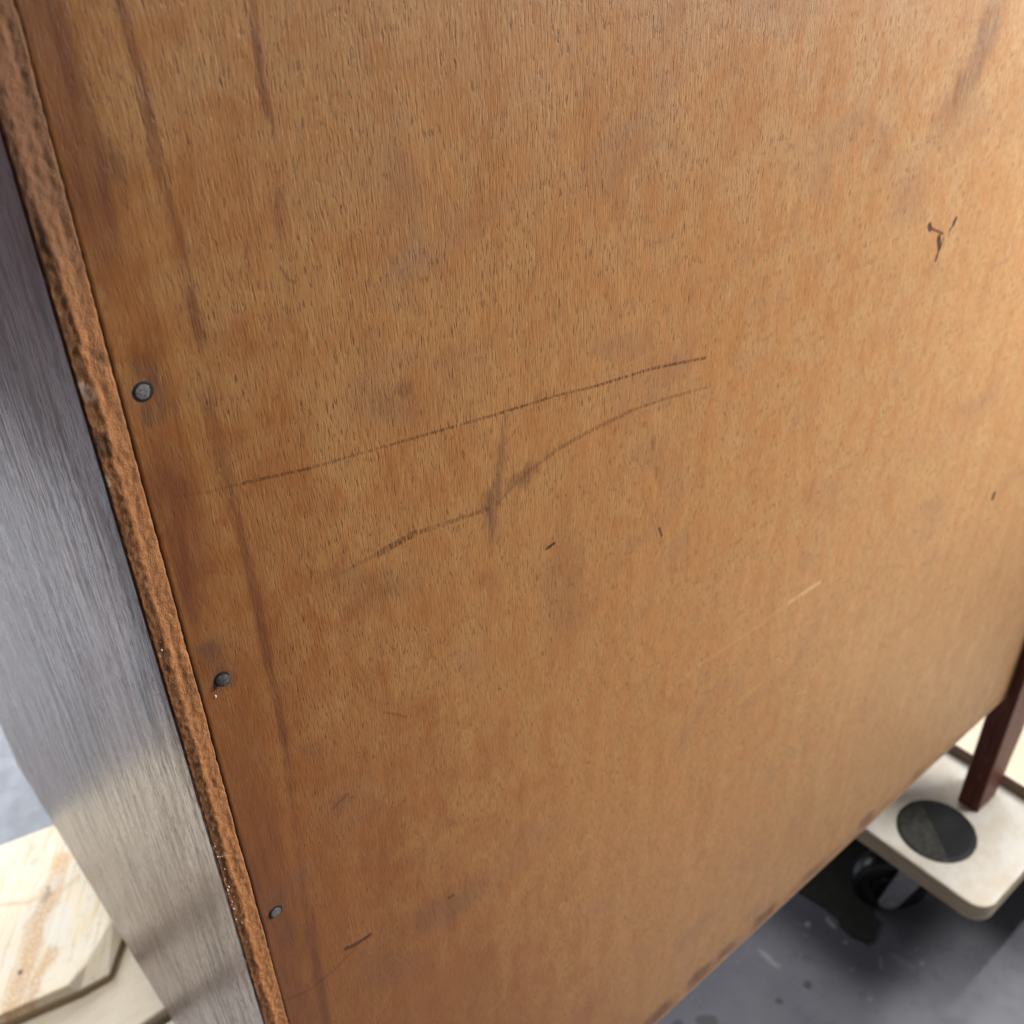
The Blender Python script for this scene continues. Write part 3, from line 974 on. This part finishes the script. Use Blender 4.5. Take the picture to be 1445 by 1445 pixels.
for (x0, x1, y0, y1) in ((2, 30, 6, 24), (6, 30, D - 32, D - 8), (XR + 8, XR + 31, D - 32, D - 8)):
    bm = bmesh.new()
    foot = LZ + 7.2 if (x0 < 100 and y0 > 100) else LZ + 0.2
    prism(bm, [(x0 + 4, y0 + 4, foot), (x1 - 4, y0 + 4, foot), (x1 - 4, y1 - 4, foot), (x0 + 4, y1 - 4, foot)],
          [(x0, y0, ZB - 0.4), (x1, y0, ZB - 0.4), (x1, y1, ZB - 0.4), (x0, y1, ZB - 0.4)], 0.8)
    obj('leg', bm, M['leg'], cabinet, cb)


# nails: domed steel heads over dark, rusted countersinks
def nail(x, z, r, tilt, proud, az=0.0):
    bm = bmesh.new()
    d = Vector((math.sin(tilt) * math.cos(az), -math.cos(tilt), math.sin(tilt) * math.sin(az)))
    m = frame_z(mm(x, -proud, z), d)
    lathe(bm, [(0.0, 0.13), (r * 0.45, 0.15), (r * 0.80, 0.10), (r * 0.88, 0.06), (r, -0.08), (r * 0.97, -0.40), (r * 0.62, -0.55), (r * 0.5, -2.2)], m, 28, [0, 0, 0, 1, 1, 1, 1])
    for v in bm.verts:
        v.co += Vector((mnoise.noise(v.co * 900), mnoise.noise(v.co * 900 + Vector((5, 5, 5))), 0)) * 0.00007
    # rusted ring pressed into the wood
    ring = frame_z(mm(x, -0.02, z), (0, -1, 0))
    lathe(bm, [(r * 0.5, 0.05), (r * 1.10, 0.05), (r * 1.24, 0.0)], ring, 28, [1, 1])
    bmesh.ops.recalc_face_normals(bm, faces=bm.faces)
    o = obj('nail', bm, [M['steel'], M['rim']], panel, None, True)
    return o


nail(4.8, -8.8, 1.85, 0.05, 0.06)
nail(6.1, -89.3, 1.75, 0.42, 0.75, 2.4)
nail(4.9, -184.0, 1.85, 0.10, 0.25, 1.0)

# dried drips of white lacquer on the rough edge, each too small to pick out
bm = bmesh.new()
for k in range(46):
    z = random.choice([random.uniform(-172, -135), random.uniform(-190, -150), random.uniform(-60, -250)])
    x = -6.7 + random.random() ** 2 * 1.8
    r = random.uniform(0.10, 0.26)
    m = Matrix.Translation(mm(x, -0.05 - random.uniform(-0.5, 0.15), z)) @ Matrix.Diagonal((r / 1000, r / 1000, r * random.uniform(1, 2.2) / 1000, 1))
    bmesh.ops.create_icosphere(bm, subdivisions=1, radius=1, matrix=m)
m = Matrix.Translation(mm(3.6, -0.02, -93.7)) @ Matrix.Diagonal((0.00032, 0.0002, 0.0005, 1))
bmesh.ops.create_icosphere(bm, subdivisions=2, radius=1, matrix=m)
dr = obj('lacquer_drips', bm, M['lacquer'], side_l, None, True)
dr['kind'] = 'stuff'

# ------------------------------------------------------------------ white dolly under the right rear leg
DX0, DX1, DY0, DY1 = 492.4, 800.0, -59.5, 330.0
db = mm(646, 135, -FZ)
dolly = thing('dolly', 'white painted plywood dolly with black pad and caster under the right rear leg', 'dolly', db)
bm = bmesh.new()
out = rounded_rect(DX0, DX1, DY0, DY1, 16, 9)


def ins(pts, d):
    cx, cy = (DX0 + DX1) / 2, (DY0 + DY1) / 2
    return [(x + (d if x < cx else -d), y + (d if y < cy else -d)) for x, y in pts]


zz = [(LZ - 18, 1.0), (LZ - 17.2, 0.0), (LZ - 1.6, 0.0), (LZ - 0.5, 0.5), (LZ, 1.8)]
prev = None
for z, d in zz:
    ring = [bm.verts.new(mm(x, y, z)) for x, y in ins(out, d)]
    if prev:
        for i in range(len(ring)):
            j = (i + 1) % len(ring)
            bm.faces.new((prev[i], prev[j], ring[j], ring[i]))
    else:
        bm.faces.new(list(reversed(ring)))
    prev = ring
bm.faces.new(prev)
obj('board', bm, M['white'], dolly, db)

# round rubber pad let into the board: one half grey, one half black
bm = bmesh.new()
pc = mm(532.5, 4.5, LZ)
lathe(bm, [(30.3, -0.3), (30.3, 0.6), (29.4, 1.3), (27.0, 1.6), (0, 1.6)], Matrix.Translation(pc), 48)
nd = Vector((-0.80, 0.60, 0)).normalized()
bmesh.ops.bisect_plane(bm, geom=bm.verts[:] + bm.edges[:] + bm.faces[:], plane_co=pc + nd * 0.002, plane_no=nd)
for f in bm.faces:
    c = f.calc_center_median()
    f.material_index = 1 if (c - pc).dot(nd) > 0.002 else 0
obj('rubber_pad', bm, [M['rubber'], M['rubber_grey']], dolly, db)


def caster(cx, cy, ang):
    fz = -FZ
    rr = 32.0
    ax = Vector((math.cos(ang), math.sin(ang), 0))         # axle direction, towards the seen face
    e = Vector((ax.y, -ax.x, 0))                           # along the wheel
    c = mm(cx, cy, fz + rr)
    # top plate and swivel housing
    root_bm = bmesh.new()
    lathe(root_bm, [(0, 0), (29, 0), (29, -3.0), (25, -4.5), (24, -12), (19, -17), (0, -17)], Matrix.Translation(mm(cx + 12, cy + 14, LZ - 18)), 32)
    body = obj('caster', root_bm, M['black'], dolly, db, True)
    w = bmesh.new()
    lathe(w, [(0, 8), (7, 8), (8, 6.5), (17, 6.5), (18.5, 9.5), (27, 9.5), (30.3, 8.5), (32, 5), (32, -5), (30.3, -8.5), (27, -9.5), (18.5, -9.5), (17, -6.5), (0, -6.5)],
          frame_z(c, ax), 44)
    obj('wheel', w, M['black'], body, None, True)
    # bent fork arms with rounded ends, an axle bolt in each
    for s in (1, -1):
        f = bmesh.new()
        pts = [(9.0 * math.cos(math.pi + math.pi * i / 12), -14 + 9.0 * math.sin(math.pi + math.pi * i / 12)) for i in range(13)]
        pts += [(17.0, 6.0), (34.0, 49.0), (6.0, 49.0), (-5.0, 4.0)]
        off = 12.0 * s
        loop1, loop2 = [], []
        for (u, v) in pts:
            base = c - e * (u / 1000) + Vector((0, 0, v / 1000))
            loop1.append(f.verts.new(base + ax * (off - 1.2) / 1000))
            loop2.append(f.verts.new(base + ax * (off + 1.2) / 1000))
        f.faces.new(loop1); f.faces.new(list(reversed(loop2)))
        for i in range(len(pts)):
            j = (i + 1) % len(pts)
            f.faces.new((loop1[i], loop2[i], loop2[j], loop1[j]))
        lathe(f, [(0, 2.6), (2.4, 2.4), (3.4, 1.4), (3.6, 0)], frame_z(c + Vector((0, 0, -0.013)) + ax * (off + 1.2 * s) / 1000, ax * s), 12)
        bmesh.ops.recalc_face_normals(f, faces=f.faces)
        obj('fork_arm', f, M['grey_metal'], body)
    return body


caster(519.0, 23.0, math.radians(222))
for cx, cy in ((772, 27), (530, 300), (772, 300)):
    caster(cx, cy, math.radians(222))

# plank lying on the dolly beyond the leg
bm = bmesh.new()
box(bm, 613.4, 790, -150, 210, LZ + 0.2, LZ + 12.5, 0.8)
for f in bm.faces:
    f.material_index = 0 if f.normal.z > 0.4 else 1
pl = obj('plank', bm, [M['cream'], M['brown_edge']])
tag(pl, 'cream plank with a brown edge lying on the white dolly beyond the leg', 'plank')

# ------------------------------------------------------------------ boards at the lower left
bm = bmesh.new()
zt1 = LZ + 20
top = [(-41.2, 319.5), (-24.8, 328.2), (2.3, 347.1), (27, 455.5), (-270, 519), (-300, 377)]
mid = [(-36.5, 314.8), (-16.1, 313.4), (4.3, 336.5), (31, 456), (-270, 521), (-301, 376)]
rings = []
for pts, z in ((mid, LZ + 7.3), (mid, LZ + 13.0), (top, zt1)):
    rings.append([bm.verts.new(mm(x, y, z)) for x, y in pts])
for a, b in zip(rings, rings[1:]):
    for i in range(6):
        j = (i + 1) % 6
        bm.faces.new((a[i], a[j], b[j], b[i]))
bm.faces.new(list(reversed(rings[0]))); bm.faces.new(rings[-1])
bmesh.ops.recalc_face_normals(bm, faces=bm.faces)
bmesh.ops.bevel(bm, geom=bm.edges[:], offset=0.0012, segments=2, profile=0.5, affect='EDGES')
pb = obj('pine_board', bm, M['pine'])
tag(pb, 'pale pine board with an orange knot streak, lying beside the dark cabinet side', 'board')

bm = bmesh.new()
box(bm, -260, 60, 268.5, 455, -FZ + 0.2, LZ + 7, 1.5)
sb = obj('timber_slab', bm, M['beige'])
tag(sb, 'thick beige timber slab under the pine board', 'timber slab')
bm = bmesh.new()
prism(bm, [(-140, -60, -FZ + 0.2), (60, -60, -FZ + 0.2), (60, 262, -FZ + 0.2), (-140, 266, -FZ + 0.2)],
      [(-140, -60, LZ), (60, -60, LZ), (60, 262, LZ), (-140, 266, LZ)], 1.5)
wb_ = obj('white_block', bm, M['white'])
tag(wb_, 'white painted block, only its edge showing below the timber slab', 'block')

# ------------------------------------------------------------------ scrap by the caster, extended under the dolly as painted shade
bm = bmesh.new()
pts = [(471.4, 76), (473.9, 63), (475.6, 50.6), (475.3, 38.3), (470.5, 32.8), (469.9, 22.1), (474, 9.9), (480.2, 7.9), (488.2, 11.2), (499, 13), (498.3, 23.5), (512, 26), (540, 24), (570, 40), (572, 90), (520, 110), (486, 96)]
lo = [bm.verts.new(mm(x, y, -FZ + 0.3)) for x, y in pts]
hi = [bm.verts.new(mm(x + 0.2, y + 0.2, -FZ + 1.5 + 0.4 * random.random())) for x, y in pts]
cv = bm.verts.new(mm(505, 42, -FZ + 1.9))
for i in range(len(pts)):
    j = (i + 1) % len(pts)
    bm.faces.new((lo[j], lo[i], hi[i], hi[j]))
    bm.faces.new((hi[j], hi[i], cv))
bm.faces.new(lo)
bmesh.ops.recalc_face_normals(bm, faces=bm.faces)
tag(obj('floor_scrap_shade', bm, M['scrap_shade']), 'torn dark olive scrap by the caster, extended under the dolly to paint its shade', 'scrap')
